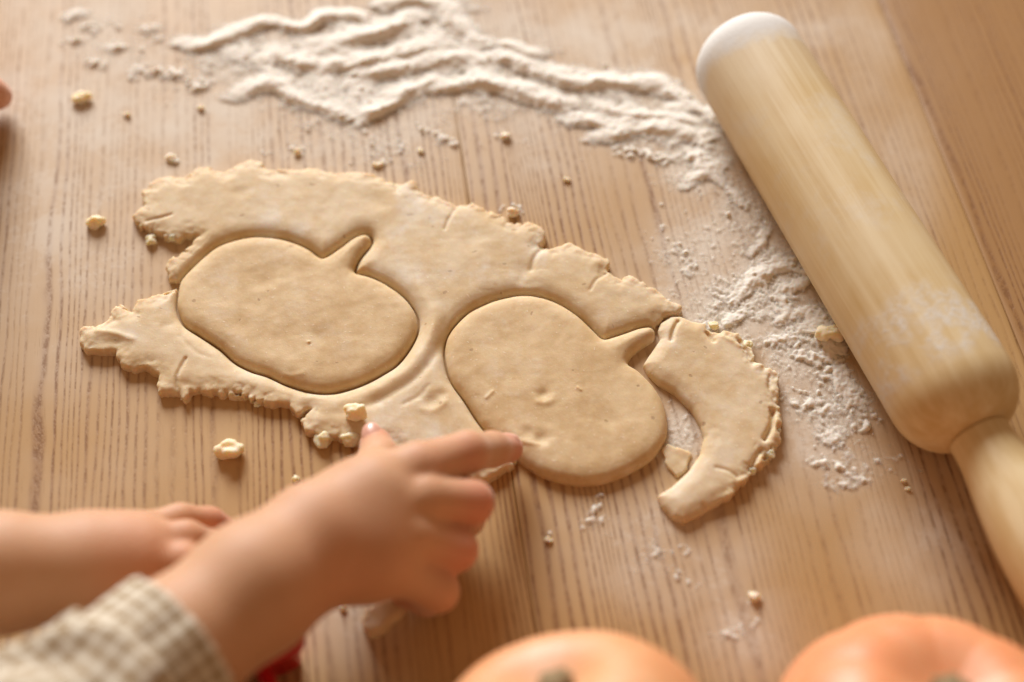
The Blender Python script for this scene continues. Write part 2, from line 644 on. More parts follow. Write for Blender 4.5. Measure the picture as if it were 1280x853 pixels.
HAZE = [  # wide thin films of rubbed-in flour
    (200, 120, 330, 170, .62), (60, 300, 200, 220, .42), (560, 100, 420, 140, .62), (860, 60, 160, 130, .50),
    (930, 370, 150, 160, .80), (1010, 530, 110, 100, .62), (1160, 650, 90, 120, .50), (430, 770, 80, 80, .45),
    (840, 690, 130, 80, .55), (930, 790, 80, 70, .40), (90, 560, 190, 120, .18), (300, 170, 200, 90, .3), (1040, 90, 80, 190, .45),
    (1120, 240, 50, 120, .36),
]


def px_of(X, Y):
    """world table point -> photo pixel (arrays)"""
    fx, fy, fz = X, Y, -CAM_H
    depth = fy * CP - fz * SP
    up = fy * SP + fz * CP
    return PW / 2 + FPX * fx / depth, PH / 2 - FPX * up / depth


def gauss_sum(X, Y, blobs):
    px, py = px_of(X, Y)
    r = np.zeros(X.shape, np.float32)
    for (x, y, rx, ry, a) in blobs:
        e = ((px - x) / rx) ** 2 + ((py - y) / ry) ** 2
        r = np.maximum(r, a * np.exp(-e ** 1.4 * .9)) + .12 * a * np.exp(-e * 1.2)
    return r


# ------------------------------------------------------------------ the table
table = empty("table")
table['kind'] = 'structure'


def plank_u(px, py):
    p = P(px, py)
    return p.x * GX + p.y * GY


u_right = (plank_u(1100, 0) + plank_u(1260, 400)) / 2
u_mid = plank_u(655, 690)
edges = [u_right - (u_right - u_mid) * k for k in (6, 5, 4, 3, 2, 1)] + [u_right, u_right + .16, u_right + .32, u_right + .48]
tones = [.10, .05, .0, .16, .03, .10, .72, .55, .6, .4][:len(edges) - 1]
v_fine = np.arange(.02, .66, .0022)
v_lines = np.concatenate([np.arange(-.30, .02, .02), v_fine, np.arange(.66, 1.0, .03)])
for i in range(len(edges) - 1):
    a, b = edges[i] + .00012, edges[i + 1] - .00012
    mid = (a + b) / 2
    nu = max(4, int((b - a) / .0022)) if abs(mid) < .42 else 8
    us = np.linspace(a, b, nu)
    us = np.concatenate([[a, a], [a + .0003], us[1:-1], [b - .0003], [b, b]])
    zs = np.zeros(len(us))
    zs[0] = zs[-1] = -.03
    zs[1] = zs[-2] = -.00022
    UU, VV = np.meshgrid(us, v_lines, indexing='ij')
    ZZ = np.repeat(zs[:, None], len(v_lines), 1)
    X, Y = UU * GX - VV * GY, UU * GY + VV * GX
    V = np.stack([X, Y, ZZ], -1).reshape(-1, 3)
    nv = len(v_lines)
    I, J = np.meshgrid(np.arange(len(us) - 1), np.arange(nv - 1), indexing='ij')
    base = (I * nv + J).ravel()
    F = np.stack([base, base + nv, base + nv + 1, base + 1], 1)
    me = mesh_np("plank", V, F)
    d = np.clip(gauss_sum(X, Y, BLOBS) * .8, 0, 1)
    hz = gauss_sum(X, Y, HAZE) * np.clip(.80 + .95 * fbm2(X, Y, .045, 4, 5, .6), .12, 1.7)
    dust = np.clip(np.maximum(d, hz) + .03, 0, 1).astype(np.float32)
    at = me.attributes.new('dust', 'FLOAT', 'POINT')
    at.data.foreach_set('value', dust.ravel())
    o = link("plank", me, M_WOOD, table)
    o['tone'] = float(tones[i])

# ------------------------------------------------------------------ flour heaps
def build_flour():
    h = .0005
    x0, x1 = P(40, 0).x, P(1170, 500).x
    y0, y1 = P(640, 830).y, P(640, -25).y
    xs, ys = np.arange(x0, x1, h), np.arange(y0, y1, h)
    X, Y = np.meshgrid(xs, ys, indexing='ij')
    X = X.astype(np.float32)
    Y = Y.astype(np.float32)
    # wobble so nothing is a clean curve
    Xw = X + .0030 * noise2(X, Y, .024, 3) + .0012 * fbm2(X, Y, .009, 3, 4)
    Yw = Y + .0022 * noise2(X, Y, .020, 9) + .0010 * fbm2(X, Y, .008, 3, 10)
    Z = np.zeros(X.shape, np.float32)
    for k, (wpx, hmm, pts) in enumerate(RIDGES):
        pts = PP(pts)
        s = .00031
        wd = wpx * s
        c = catmull(pts, 4, False)
        lo, hi = c.min(0) - wd * 5 - .003, c.max(0) + wd * 5 + .003
        i0, i1 = np.searchsorted(xs, [lo[0], hi[0]])
        j0, j1 = np.searchsorted(ys, [lo[1], hi[1]])
        if i1 <= i0 or j1 <= j0:
            continue
        sub = np.s_[i0:i1, j0:j1]
        d, dy = seg_dist2(Xw[sub], Yw[sub], c)
        wl = np.where(dy > 0, wd * (2.5 if hmm > 1.7 else 1.5), wd * 1.05)
        if hmm < 1.7:
            wl = wd * 1.75
        e = np.exp(-(d / wl) ** 2 * 1.1)
        mod = .76 + .42 * noise2(X[sub], Y[sub], .012, 40 + k) + .14 * noise2(X[sub], Y[sub], .0045, 140 + k)
        if hmm < 1.7:
            mod = .55 + 1.1 * noise2(X[sub], Y[sub], .0026, 240 + k)
        ends = np.minimum(np.hypot(Xw[sub] - c[0, 0], Yw[sub] - c[0, 1]), np.hypot(Xw[sub] - c[-1, 0], Yw[sub] - c[-1, 1]))
        mod = np.clip(mod, 0, 2) * (.35 + .65 * smooth01(ends, 0, .009 if hmm > 1.7 else .002))
        Z[sub] = np.maximum(Z[sub], hmm * .00092 * e * mod) + .25 * np.minimum(Z[sub], hmm * .001 * e)
    D = gauss_sum(X, Y, BLOBS)
    px, py = px_of(X, Y)
    gran = smooth01(py, 150, 260) * smooth01(px, 780, 880) + .25 * smooth01(py, 140, 200)
    n_big = fbm2(X, Y, .014, 3, 21)
    n_md = fbm2(X, Y, .0055, 3, 31)
    n_sm = fbm2(X, Y, .0022, 2, 51)
    n_gr = fbm2(X, Y, .0013, 2, 91)
    bed = D * (.00052 + .00024 * (1 - np.clip(gran, 0, 1)) + .0012 * n_big * (1 - .6 * gran) + (.00034 + .0003 * np.clip(gran, 0, 1)) * n_md + .00022 * n_sm + (.00012 + .00034 * gran) * n_gr)
    lump = np.clip(noise2(X, Y, .0024, 71) - .35, 0, 1) * np.clip(D * 1.4, 0, 1) * (.0007 + .0002 * gran)
    halo = np.clip(gauss_sum(X, Y, [(x, y, rx * 1.9, ry * 2.1, a * .9) for (x, y, rx, ry, a) in BLOBS]), 0, 1)
    clus = smooth01(noise2(X, Y, .011, 77), -.25, .5)
    specks = (np.clip(noise2(X, Y, .0019, 78) - .50, 0, 1) + np.clip(noise2(X, Y, .0034, 79) - .62, 0, 1) * 1.6) * .0030 * halo * clus
    lump = lump + specks
    Zt = Z * (1 + .14 * n_md + (.03 + .09 * gran) * n_sm) + bed + lump + (.00005 + .00012 * gran) * n_sm
    Zt = Zt + D * .00010 - .00030
    keep = Zt > .00002
    thick = np.clip(Zt / .0018, 0, 1).astype(np.float32)
    nx, ny = X.shape
    V = np.stack([X, Y, np.maximum(Zt, .0) * (.9 - .25 * np.clip(gran, 0, 1)) + .00012], -1).reshape(-1, 3)
    I, J = np.meshgrid(np.arange(nx - 1), np.arange(ny - 1), indexing='ij')
    I, J = I.ravel(), J.ravel()
    ok = keep[I, J] | keep[I + 1, J] | keep[I, J + 1] | keep[I + 1, J + 1]
    b = (I * ny + J)[ok]
    F = np.stack([b, b + ny, b + ny + 1, b + 1], 1)
    used = np.unique(F)
    m = np.full(len(V), -1, np.int32)
    m[used] = np.arange(len(used))
    me = mesh_np("flour", V[used], m[F])
    me.attributes.new('thick', 'FLOAT', 'POINT').data.foreach_set('value', thick.ravel()[used])
    o = link("flour", me, M_FLOUR)
    tag(o, "white flour swept into ridges and clumps across the wooden table", "flour", kind='stuff')


build_flour()

# ------------------------------------------------------------------ dough
T = .0046
P1 = [(222, 370), (225, 352), (234, 340), (248, 326), (266, 311), (287, 301), (315, 295), (340, 296), (364, 301),
      (385.5, 311), (399, 320.5), (408, 320), (427.7, 306.6), (445, 295), (457.6, 292.0), (463, 298), (459, 306.6),
      (449, 319), (443.5, 329.5), (443, 339), (463, 345), (487.5, 357.6), (508.6, 375), (520, 394.6), (520, 412),
      (510, 433), (494.5, 452.6), (477, 464), (449, 478), (417, 487), (389, 486), (361, 478), (336, 466.5),
      (315, 460), (294, 449), (276, 433), (252, 417), (231, 403), (222.5, 386)]
P2 = [(556.7, 438), (560, 420.5), (569, 406), (583, 392), (600.7, 382), (622, 373.7), (650, 368.4), (674.6, 370),
      (699, 379), (720, 392), (738, 408), (750, 420), (759, 422.5), (776.6, 417), (797.7, 410), (813, 407.5),
      (818.8, 413.5), (816, 422), (803, 430), (789, 441.6), (784.5, 453), (798, 462), (812, 476), (824.7, 493.7),
      (831.7, 511), (834, 532), (828, 553), (814, 571), (791, 585), (763, 597), (735, 602), (707, 600), (682, 593),
      (661, 581), (643.5, 568), (628, 556), (610, 538), (596, 520), (582, 498), (567, 477), (560, 461)]
SHEET = [(100, 418), (101, 412), (118, 408.6), (135.7, 401.6), (141, 390), (148, 382), (158, 388), (165.6, 391), (172.6, 377),
         (188.5, 371.7), (206, 368), (220, 360), (250, 380), (250, 350), (222, 352), (211, 349), (208, 335), (215, 324),
         (230.7, 315), (241, 305), (246.5, 296), (236, 294), (222, 302), (206, 297), (188.5, 289), (176, 285.5),
         (167, 271), (181.5, 257), (174, 243), (192, 229), (202.6, 222), (230.7, 224), (244.8, 213), (262, 210),
         (280, 218.7), (297.5, 208), (315, 201), (329, 204.6), (334.5, 215), (357, 215), (382, 211.7), (399.5, 213),
         (417, 218.7), (442, 217), (463, 218.7), (484, 227.5), (505, 233), (517, 227), (526, 238), (532, 244.6),
         (546, 248), (563.8, 255), (569, 260), (590, 255), (607.7, 264), (632, 276), (643, 283), (660.5, 278),
         (671, 281.6), (683, 295.6), (678, 309.7), (688.6, 312), (713, 306), (731, 315), (759, 324), (760.7, 332.6),
         (757, 341), (773, 350), (790.6, 345), (808, 357), (825.8, 367.7), (838, 378), (850, 383.6), (845, 392),
         (832, 397), (822, 405), (814, 414), (790, 425), (765, 440), (740, 480), (700, 540), (655, 566), (642, 577),
         (631, 588), (610, 600), (593, 602), (575, 592), (545, 598), (510, 582), (487, 556), (462, 562), (442, 554),
         (428, 551), (412, 546), (399.5, 545), (382, 539), (378, 525), (389, 513), (371, 518), (357, 511), (336, 504), (322, 503),
         (301, 495), (280, 494), (255, 492), (238, 490), (231, 499), (225, 490), (213, 493), (197, 493),
         (197, 469), (188.5, 462), (165.6, 462), (150, 457), (146, 441), (125, 440), (106, 438), (101, 430)]
CRES = [(826, 424), (812, 444), (805, 455), (810.6, 465.5), (823, 478), (844, 490), (865, 511), (877, 532),
        (881, 546), (875.7, 567.5), (861.6, 588.6), (840.5, 608), (823, 619), (828, 632), (840.5, 646), (854.6, 652),
        (872, 644), (882.7, 637), (911, 623), (932, 602), (938, 591), (951, 585), (960, 571), (974, 553), (977, 529),
        (970, 515), (974, 493.7), (971, 469), (956.6, 462), (942.5, 451.5), (939, 437), (921, 418), (904, 414),
        (890, 418), (882.7, 405), (865, 402), (851, 395.5), (838, 396), (826, 404), (823, 413)]
BIT = [(826, 560), (835, 555), (851, 560), (865, 567), (858, 585), (847, 595), (834, 585)]

p1 = catmull(PP(P1, T * .75), 4)
p2 = catmull(PP(P2, T * .75), 4)
sheet = PP(SHEET, T * .55)
cres = PP(CRES, T * .55)
bit = PP(BIT, .001)


def rounded_slab(d2, Z, Tm, r):
    qx = d2 + r
    qz = Z - (Tm - r)
    a = np.maximum(qx, 0)
    b = np.maximum(qz, 0)
    return np.sqrt(a * a + b * b) + np.minimum(np.maximum(qx, qz), 0) - r


def dents(X, Y, items):
    r = np.zeros(X.shape, np.float32)
    for (px, py, rad, dep) in items:
        c = P(px, py, T)
        d = np.sqrt((X - c.x) ** 2 + ((Y - c.y)) ** 2) / (rad * .0003)
        r += dep * .001 * (np.exp(-d * d) - .18 * np.exp(-(d - 1.7) ** 2 * 2) * (Y < c.y))
    return r


def grooves(X, Y, items):
    r = np.zeros(X.shape, np.float32)
    for (wpx, dep, pts) in items:
        d = seg_dist(X, Y, catmull(PP(pts, T), 4, False), False) / (wpx * .0003)
        r += dep * .001 * np.exp(-d * d)
    return r


def slab_mesh(name, pts, h, field, mat, zmax=.0085):
    lo = pts.min(0) - .006
    hi = pts.max(0) + .006
    xs, ys = np.arange(lo[0], hi[0], h), np.arange(lo[1], hi[1], h)
    zs = np.arange(-.0016, zmax, h)
    X, Y = np.meshgrid(xs.astype(np.float32), ys.astype(np.float32), indexing='ij')
    F = field(X, Y, zs.astype(np.float32))
    V, Q = surface_nets(F, (lo[0], lo[1], -.0016), h)
    V, Q = drop_below(V, Q, -.0006)
    V = relax(V, Q, 1, .35)
    return link(name, mesh_np(name, V, Q), mat)


def torn(X, Y, seed):
    """ragged outline: clefts and flakes"""
    a = fbm2(X, Y, .0065, 2, seed)
    b = np.abs(noise2(X, Y, .0058, seed + 5))
    c = fbm2(X, Y, .0016, 2, seed + 9)
    b2 = np.abs(noise2(X, Y, .0024, seed + 25))
    amp = .55 + .75 * np.clip(noise2(X, Y, .022, seed + 31), -.6, 1)
    return .0011 * a + amp * (.0015 * np.clip(.2 - b, 0, .2) / .2 + .0003 * np.clip(.25 - b2, 0, .25) / .25) + .00026 * amp * c


def sheet_field(X, Y, zs):
    do0 = poly_sdf(X, Y, sheet)
    do = do0 + torn(X, Y, 100) * smooth01(-do0, .012, .001) - .0003
    dh = np.maximum(-(poly_sdf(X, Y, p1) - .0009), -(poly_sdf(X, Y, p2) - .0008))
    cut = smooth01(dh - do, -.0015, .0015)
    top = T + .00045 * fbm2(X, Y, .035, 2, 61) + .00016 * fbm2(X, Y, .006, 2, 63)
    edge = smooth01(-do, 0, .007)
    top = top * (.80 + .20 * np.maximum(edge, cut)) + (1 - edge) * (1 - cut) * .0008 * fbm2(X, Y, .004, 3, 66)
    # the cutter pressed the rim down; a low swell stands beyond it
    rim = -dh
    top = top - .0013 * np.exp(-(rim / .0036) ** 2)
    s1 = poly_sdf(X, Y, p1)
    c = P(430, 420, T)
    side = smooth01(X - c.x, -.02, .03) * smooth01(c.y - Y, -.035, .005)
    top = top + .0009 * np.exp(-((s1 - .0062) / .0025) ** 2) * side - .0006 * np.exp(-((s1 - .0108) / .0016) ** 2) * side
    top -= dents(X, Y, [(540, 500, 9, .9), (552, 492, 6, .5), (470, 500, 10, .4), (655, 338, 14, .8), (300, 240, 10, .4),
                        (470, 250, 16, .5), (210, 405, 8, .4), (590, 300, 14, .4)])
    top -= grooves(X, Y, [(6, .35, [(650, 350), (660, 353), (672, 352)]),
                          (3, .6, [(678, 309), (668, 322), (664, 336)]), (2.0, .6, [(182, 275), (200, 272), (214, 268)]),
                          (2.2, .8, [(222, 492), (221, 470), (232, 448)]), (3, .25, [(225, 420), (245, 440), (262, 446)]),
                          (2, .5, [(569, 260), (560, 275), (556, 286)]), (2, .5, [(757, 341), (745, 350), (738, 362)]),
                          (3, .35, [(505, 505), (525, 494), (535, 482)]), (2, .1, [(640, 372), (622, 363), (600, 362)])])
    top += grooves(X, Y, [(4, .25, [(528, 512), (542, 513), (556, 504)]),
                          (4, .5, [(120, 414), (140, 416), (165, 424)])])
    r = .0012 + .0013 * cut
    d2 = np.maximum(do, dh)
    out = np.empty(X.shape + (len(zs),), np.float32)
    near = np.abs(d2) < .004
    for k, z in enumerate(zs):
        dd = d2.copy()
        # torn wall: crumbly, undercut; cut wall: slightly sloped
        nn = noise3(X[near], Y[near], z * .6, .0030, 81) * .00045 + noise3(X[near], Y[near], z, .0010, 85) * .00020
        dd[near] += nn * (1 - cut[near]) + .00025 * cut[near] * (z / T)
        out[:, :, k] = rounded_slab(dd, z, top, r)
    return out


o = slab_mesh("dough_sheet", sheet, .00048, sheet_field, M_DOUGH)
tag(o, "large rolled sheet of pale dough with ragged torn edges and two pumpkin cut-outs", "dough sheet")


def cookie_field(poly, seed, dn, gr):
    def f(X, Y, zs):
        d = poly_sdf(X, Y, poly)
        top = T + .0003 + .00030 * fbm2(X, Y, .022, 2, seed) + .00012 * fbm2(X, Y, .005, 2, seed + 3)
        top -= .0011 * np.exp(-(d / .0034) ** 2)
        top -= dents(X, Y, dn)
        top += grooves(X, Y, gr)
        d = d + .00018 * fbm2(X, Y, .008, 2, seed + 5)
        out = np.empty(X.shape + (len(zs),), np.float32)
        for k, z in enumerate(zs):
            out[:, :, k] = rounded_slab(d - .0003 * (1 - z / T), z, top, .0026)
        return out
    return f


o = slab_mesh("cut_dough_shape", p1, .00042, cookie_field(
    p1, 201, [(330, 350, 12, .4), (400, 420, 14, .4), (300, 400, 16, .3), (386, 428, 2, -.6)],
    [(3, .2, [(356, 467), (366, 469), (378, 467)])]), M_COOKIE)
tag(o, "pumpkin-shaped cut-out fully ringed by the dough sheet, smooth surface", "cookie dough")
o = slab_mesh("cut_dough_shape", p2, .00042, cookie_field(
    p2, 301, [(679, 493, 7, .8), (676, 548, 9, .9), (660, 540, 7, .5), (760, 525, 14, .4), (640, 470, 14, .3)],
    [(3.5, .22, [(672, 503), (682, 505), (690, 502)]), (3, .4, [(645, 550), (658, 554), (672, 556)]),
     (2, .4, [(608, 498), (616, 490)]), (1.8, .5, [(722, 485), (726, 488)])]), M_COOKIE)
tag(o, "pumpkin-shaped cut-out with a fingertip dent, touched by the pointing finger", "cookie dough")


def cres_field(X, Y, zs):
    d0 = poly_sdf(X, Y, cres)
    ins = smooth01(poly_sdf(X, Y, p2), .0035, .0075)      # the inner curve was cut, the outer one is torn
    cx = P(905, 520, T)
    outer = smooth01(X, P(868, 440, T).x, P(905, 440, T).x)
    tornw = np.clip(outer, 0, 1)
    d = d0 + tornw * (torn(X, Y, 140) + .0006 * fbm2(X, Y, .0028, 2, 150)) - .0002
    top = T + .0004 * fbm2(X, Y, .03, 2, 161) + .00014 * fbm2(X, Y, .005, 2, 163)
    e = smooth01(-d, 0, .006)
    top = top * (.84 + .16 * e) + (1 - e) * tornw * .0012 * fbm2(X, Y, .0034, 3, 167)
    top -= .0007 * (1 - tornw) * np.exp(-(d / .003) ** 2)
    top -= grooves(X, Y, [(2.5, 1.3, [(839, 424), (842, 412), (848, 400)]), (3, 1.8, [(966, 512), (965, 530), (956, 548)]), (3, 1.6, [(952, 562), (945, 572), (938, 586)]),
                          (2, .45, [(895, 584), (910, 588), (922, 596)]), (3, 1.3, [(885, 415), (892, 425)]),
                          (3, 1.4, [(925, 425), (935, 440), (942, 452)]), (2.4, 1.0, [(884, 640), (880, 630)]),
                          (2, .8, [(962, 470), (962, 485), (968, 496)])])
    top += grooves(X, Y, [(4, .8, [(950, 566), (948, 578)]), (3, .6, [(905, 420), (925, 432)]), (3, .6, [(970, 520), (968, 545)])])
    r = .0020 - .0010 * tornw
    out = np.empty(X.shape + (len(zs),), np.float32)
    for k, z in enumerate(zs):
        nn = noise3(X, Y, z * .6, .0032, 181) * .0007 + noise3(X, Y, z, .0010, 185) * .00022
        out[:, :, k] = rounded_slab(d + nn * tornw, z, top, r)
    return out


o = slab_mesh("dough_scrap", cres, .00042, cres_field, M_DOUGH)
tag(o, "crescent scrap of dough with cracked outer edge beside the rolling pin", "dough scrap")


def bit_field(X, Y, zs):
    d = poly_sdf(X, Y, bit) + .0009 * fbm2(X, Y, .004, 2, 190)
    top = .0012 + .0003 * fbm2(X, Y, .006, 2, 191)
    return np.stack([rounded_slab(d, z, top, .0006) for z in zs], -1)


o = slab_mesh("dough_flake", bit, .0004, bit_field, M_DOUGH, .003)
tag(o, "thin flat flake of dough lying in the curve of the crescent scrap", "dough scrap")

# strip of dough under the hand
strip = PP([(452, 775), (455, 762), (475, 752), (500, 748), (512, 756), (500, 772), (480, 788), (462, 797)], .003)


def strip_field(X, Y, zs):
    d = poly_sdf(X, Y, strip) + .0010 * fbm2(X, Y, .005, 2, 195)
    top = .0050 + .0006 * fbm2(X, Y, .008, 2, 196)
    return np.stack([rounded_slab(d, z, top, .0020) for z in zs], -1)


o = slab_mesh("dough_scrap", strip, .0006, strip_field, M_DOUGH, .008)
tag(o, "small scrap of dough on the table under the pointing hand's little finger", "dough scrap")


# crumbs ----------------------------------------------------------------------
def crumb(px, py, size_px, seed, z=0.0, label=None, flat=.8, mat=None):
    rad = size_px * .5 * .00025
    bm = bmesh.new()
    bmesh.ops.create_icosphere(bm, subdivisions=4, radius=1.0)
    co = np.array([v.co[:] for v in bm.verts], np.float32)
    x, y, zz = co[:, 0], co[:, 1], co[:, 2]
    n = .46 * noise3(x, y, zz, .95, seed) + .20 * noise3(x, y, zz, .5, seed + 1) + .05 * noise3(x, y, zz, .22, seed + 2)
    co = co * (1 + n)[:, None]
    rng = random.Random(seed)
    co *= np.array([1.05, .72 + .2 * rng.random(), flat]) * rad
    co[:, 2] -= np.percentile(co[:, 2], 12)
    for v, c in zip(bm.verts, co):
        v.co = c
    me = bpy.data.meshes.new("dough_crumb")
    bm.to_mesh(me)
    bm.free()
    o = link("dough_crumb", me, mat or M_CRUMB)
    o.location = P(px, py, z)
    o.rotation_euler = (0, 0, rng.random() * .8 - .4)
    tag(o, label or "small pale crumb of dough lying loose on the wooden table", "crumb", "loose dough crumbs")
    return o


crumb(288, 567, 34, 11, 0, "lone lumpy dough crumb on bare wood near the child's resting hand")
crumb(120, 281, 24, 12, 0, "single dough crumb beside the dough sheet's upper torn corner")
crumb(103, 125, 24, 13, 0, "golden dough crumb among flour specks near the reaching fingertip", .7)
crumb(446, 521, 30, 14, T * .9, "chunky dough crumb sitting on top of the sheet by the thumb", 1.1)
crumb(405, 553, 22, 15, 0, "dough crumb just off the sheet edge, further from the thumb")
crumb(437, 552, 24, 16, 0.001, "dough crumb at the sheet edge right beside the thumb")
crumb(370, 600, 10, 17, 0, "tiny white crumb on the wood beside the pointing wrist")
crumb(190, 303, 20, 18, 0, "ragged dough crumb in the sheet's torn notch", .6)
crumb(216, 296, 22, 19, 0.001, "crumbly dough lump in the mouth of the sheet's torn notch", .6)
between = "small flour lump between the flour ridges and the dough sheet's far edge"
LUMP = {6: "pale flour lump touching wood just off the sheet's stepped far edge", 7: "tiny crumb beside the resting left wrist",
        8: "tiny crumb beside the resting left wrist", 14: "tiny flour lump between the touched cut-out and the pale orange pumpkin",
        15: "flour lump on bare wood between the two small pumpkins", 16: "tiny crumb beside the small dough scrap under the hand",
        17: "small flour lump among specks beyond the sheet's torn corner", 18: "small flour lump among specks beyond the sheet's torn corner",
        19: "small flour lump among specks beyond the sheet's torn corner", 20: "tiny crumb beside the rolling pin's near shoulder",
        21: "tiny crumb beside the rolling pin's near shoulder"}
for k in range(9, 14):
    LUMP[k] = between
for k, (x, y, s) in enumerate([(1036, 424, 34), (892, 409, 16), (934, 431, 13), (962, 571, 16), (940, 590, 12), (968, 540, 13),
                               (640, 268, 18), (48, 654, 8), (94, 652, 8), (632, 172, 14), (708, 226, 10), (472, 207, 12),
                               (372, 192, 12), (526, 190, 10), (686, 676, 9), (942, 748, 14), (430, 762, 9), (160, 145, 10),
                               (214, 200, 14), (252, 137, 12), (1130, 602, 8), (1134, 612, 7), (210, 462, 14), (345, 505, 14),
                               (322, 506, 10), (398, 542, 12), (231, 500, 10)]):
    if k == 0:
        crumb(x, y, s, 60, 0, "rough dough lump lodged against the rolling pin's barrel", .9)
    elif k in (1, 2, 3, 4, 5):
        crumb(x, y, s, 60 + k, .0012, "broken crumb clinging to the crescent scrap's cracked edge", .7)
    elif k >= 22:
        crumb(x, y, s, 60 + k, .0002, "crumb broken off along the dough sheet's torn lower edge", .8)
    else:
        crumb(x, y, s, 60 + k, 0, LUMP[k], .7, M_LUMP)


# ------------------------------------------------------------------ rolling pin
def lathe(prof, seg=64):
    """prof: (axial, radius) -> verts along +X"""
    V, F = [], []
    n = len(prof)
    for (a, r) in prof:
        for k in range(seg):
            t = 2 * math.pi * k / seg
            V.append((a, r * math.cos(t), r * math.sin(t)))
    for i in range(n - 1):
        for k in range(seg):
            k2 = (k + 1) % seg
            F.append((i * seg + k, i * seg + k2, (i + 1) * seg + k2, (i + 1) * seg + k))
    return np.array(V), np.array(F)


def make_pin_mat(name, floured):
    m, nt, bs = new_mat(name)
    g = G(nt)
    c = g.coord()
    st = g.noise(g.mapping(c, scale=(7, 190, 190)), 1.0, 4, .65)
    st2 = g.noise(g.mapping(c, scale=(40, 600, 600)), 1.0, 3, .6)
    big = g.noise(c, 26, 3, .6)
    base = g.mix(g.ramp(st, .3, .7), col(.62, .445, .205), col(.75, .60, .35))
    base = g.mix(g.math('MULTIPLY', g.ramp(big, .45, .7), .5), base, col(.76, .63, .40))
    base = g.mix(g.math('MULTIPLY', st2, .16), base, col(.44, .25, .09))
    knot = g.ramp(g.noise(g.mapping(c, scale=(30, 90, 90), loc=(4, 2, 1)), 1.0, 1), .76, .84)
    base = g.mix(g.math('MULTIPLY', knot, .5), base, col(.33, .17, .06))
    if floured:
        sep = g.n('ShaderNodeSeparateXYZ')
        g.put(sep.inputs[0], c)
        nz = g.noise(c, 70, 4, .6)
        nf = g.noise(c, 500, 3, .7)
        far = g.math('ADD', sep.outputs[0], g.math('MULTIPLY', g.math('SUBTRACT', nz, .5), .02))
        endf = g.ramp(far, .024, .010)                        # the dipped end
        film = g.math('MULTIPLY', g.ramp(far, .06, .0), .30)
        patch = g.math('MULTIPLY', g.ramp(sep.outputs[0], L - .052, L - .038), g.ramp(sep.outputs[0], L - .012, L - .022))
        patch = g.math('MULTIPLY', patch, g.ramp(nz, .40, .62))
        patch = g.math('MULTIPLY', patch, g.math('ADD', .35, g.math('MULTIPLY', g.ramp(nf, .38, .62), .65)))
        thin = g.math('MULTIPLY', g.ramp(g.noise(c, 30, 5, .75), .5, .75), .30)
        f = g.math('MAXIMUM', g.math('MAXIMUM', endf, film), g.math('MAXIMUM', g.math('MULTIPLY', patch, .75), thin))
        base = g.mix(f, base, col(.68, .66, .62))
        g.put(bs.inputs['Roughness'], g.math('ADD', .50, g.math('MULTIPLY', f, .4)))
        g.put(bs.inputs['Normal'], g.bump(g.math('ADD', g.math('MULTIPLY', st2, .6), g.math('MULTIPLY', f, nf)), .25, .0005))
    else:
        bs.inputs['Roughness'].default_value = .5
        g.put(bs.inputs['Normal'], g.bump(st2, .2, .0005))
    g.put(bs.inputs['Base Color'], base)
    return m


PR = .0225
pa, pb = P(924, 58, PR), P(1216, 533, PR)
pin = empty("rolling_pin", pa)
axis = (pb - pa)
L = axis.length
pin.rotation_euler = (0, 0, math.atan2(axis.y, axis.x))
prof = []
er = .015
for k in range(9):
    t = math.pi / 2 * k / 8
    prof.append((-.004 + er * (1 - math.cos(t)), PR - er + er * math.sin(t)))
prof = [(-.004, .0001), (-.004, .006)] + prof
for k in range(1, 40):
    prof.append((er - .004 + (L + .004 - er - .019) * k / 40, PR))
er2 = .019
for k in range(9):
    t = math.pi / 2 * k / 8
    prof.append((L + .004 - er2 + er2 * math.sin(t), PR - er2 * .85 + er2 * .85 * math.cos(t)))
prof += [(L + .0045, .010), (L + .0045, .0001)]
V, F = lathe(prof, 80)
V[:, 1:] *= (1 + .006 * noise3(V[:, 0], V[:, 1], V[:, 2], .03, 8))[:, None]
link("barrel", mesh_np("barrel", V, F), make_pin_mat("beech_barrel", True), pin)
hp = [(L + .0035, .0001), (L + .0035, .0098), (L + .006, .0106), (L + .010, .0108), (L + .018, .0118), (L + .030, .0138),
      (L + .045, .0155), (L + .060, .0160), (L + .075, .0152), (L + .090, .0132), (L + .098, .0108), (L + .102, .006), (L + .103, .0001)]
hp = [tuple(q) for q in catmull(np.array(hp), 4, False)]
V, F = lathe([(a, max(r, .0001)) for a, r in hp], 56)
link("handle", mesh_np("handle", V, F), make_pin_mat("beech_handle", False), pin)
tag(pin, "pale wooden rolling pin with one flour-whitened end lying on the table", "rolling pin")


# ------------------------------------------------------------------ hands (implicit round cones blended together)
def capsule(Pt, a, b, ra, rb):
    a = np.asarray(a, np.float32)
    b = np.asarray(b, np.float32)
    e = b - a
    L2 = float((e * e).sum()) + 1e-12
    d = [Pt[i] - a[i] for i in range(3)]
    t = np.clip((d[0] * e[0] + d[1] * e[1] + d[2] * e[2]) / L2, 0, 1)
    r = ra + (rb - ra) * t
    return np.sqrt((d[0] - t * e[0]) ** 2 + (d[1] - t * e[1]) ** 2 + (d[2] - t * e[2]) ** 2) - r


def smin(a, b, k):
    hh = np.clip(.5 + .5 * (b - a) / k, 0, 1)
    return b + (a - b) * hh - k * hh * (1 - hh)


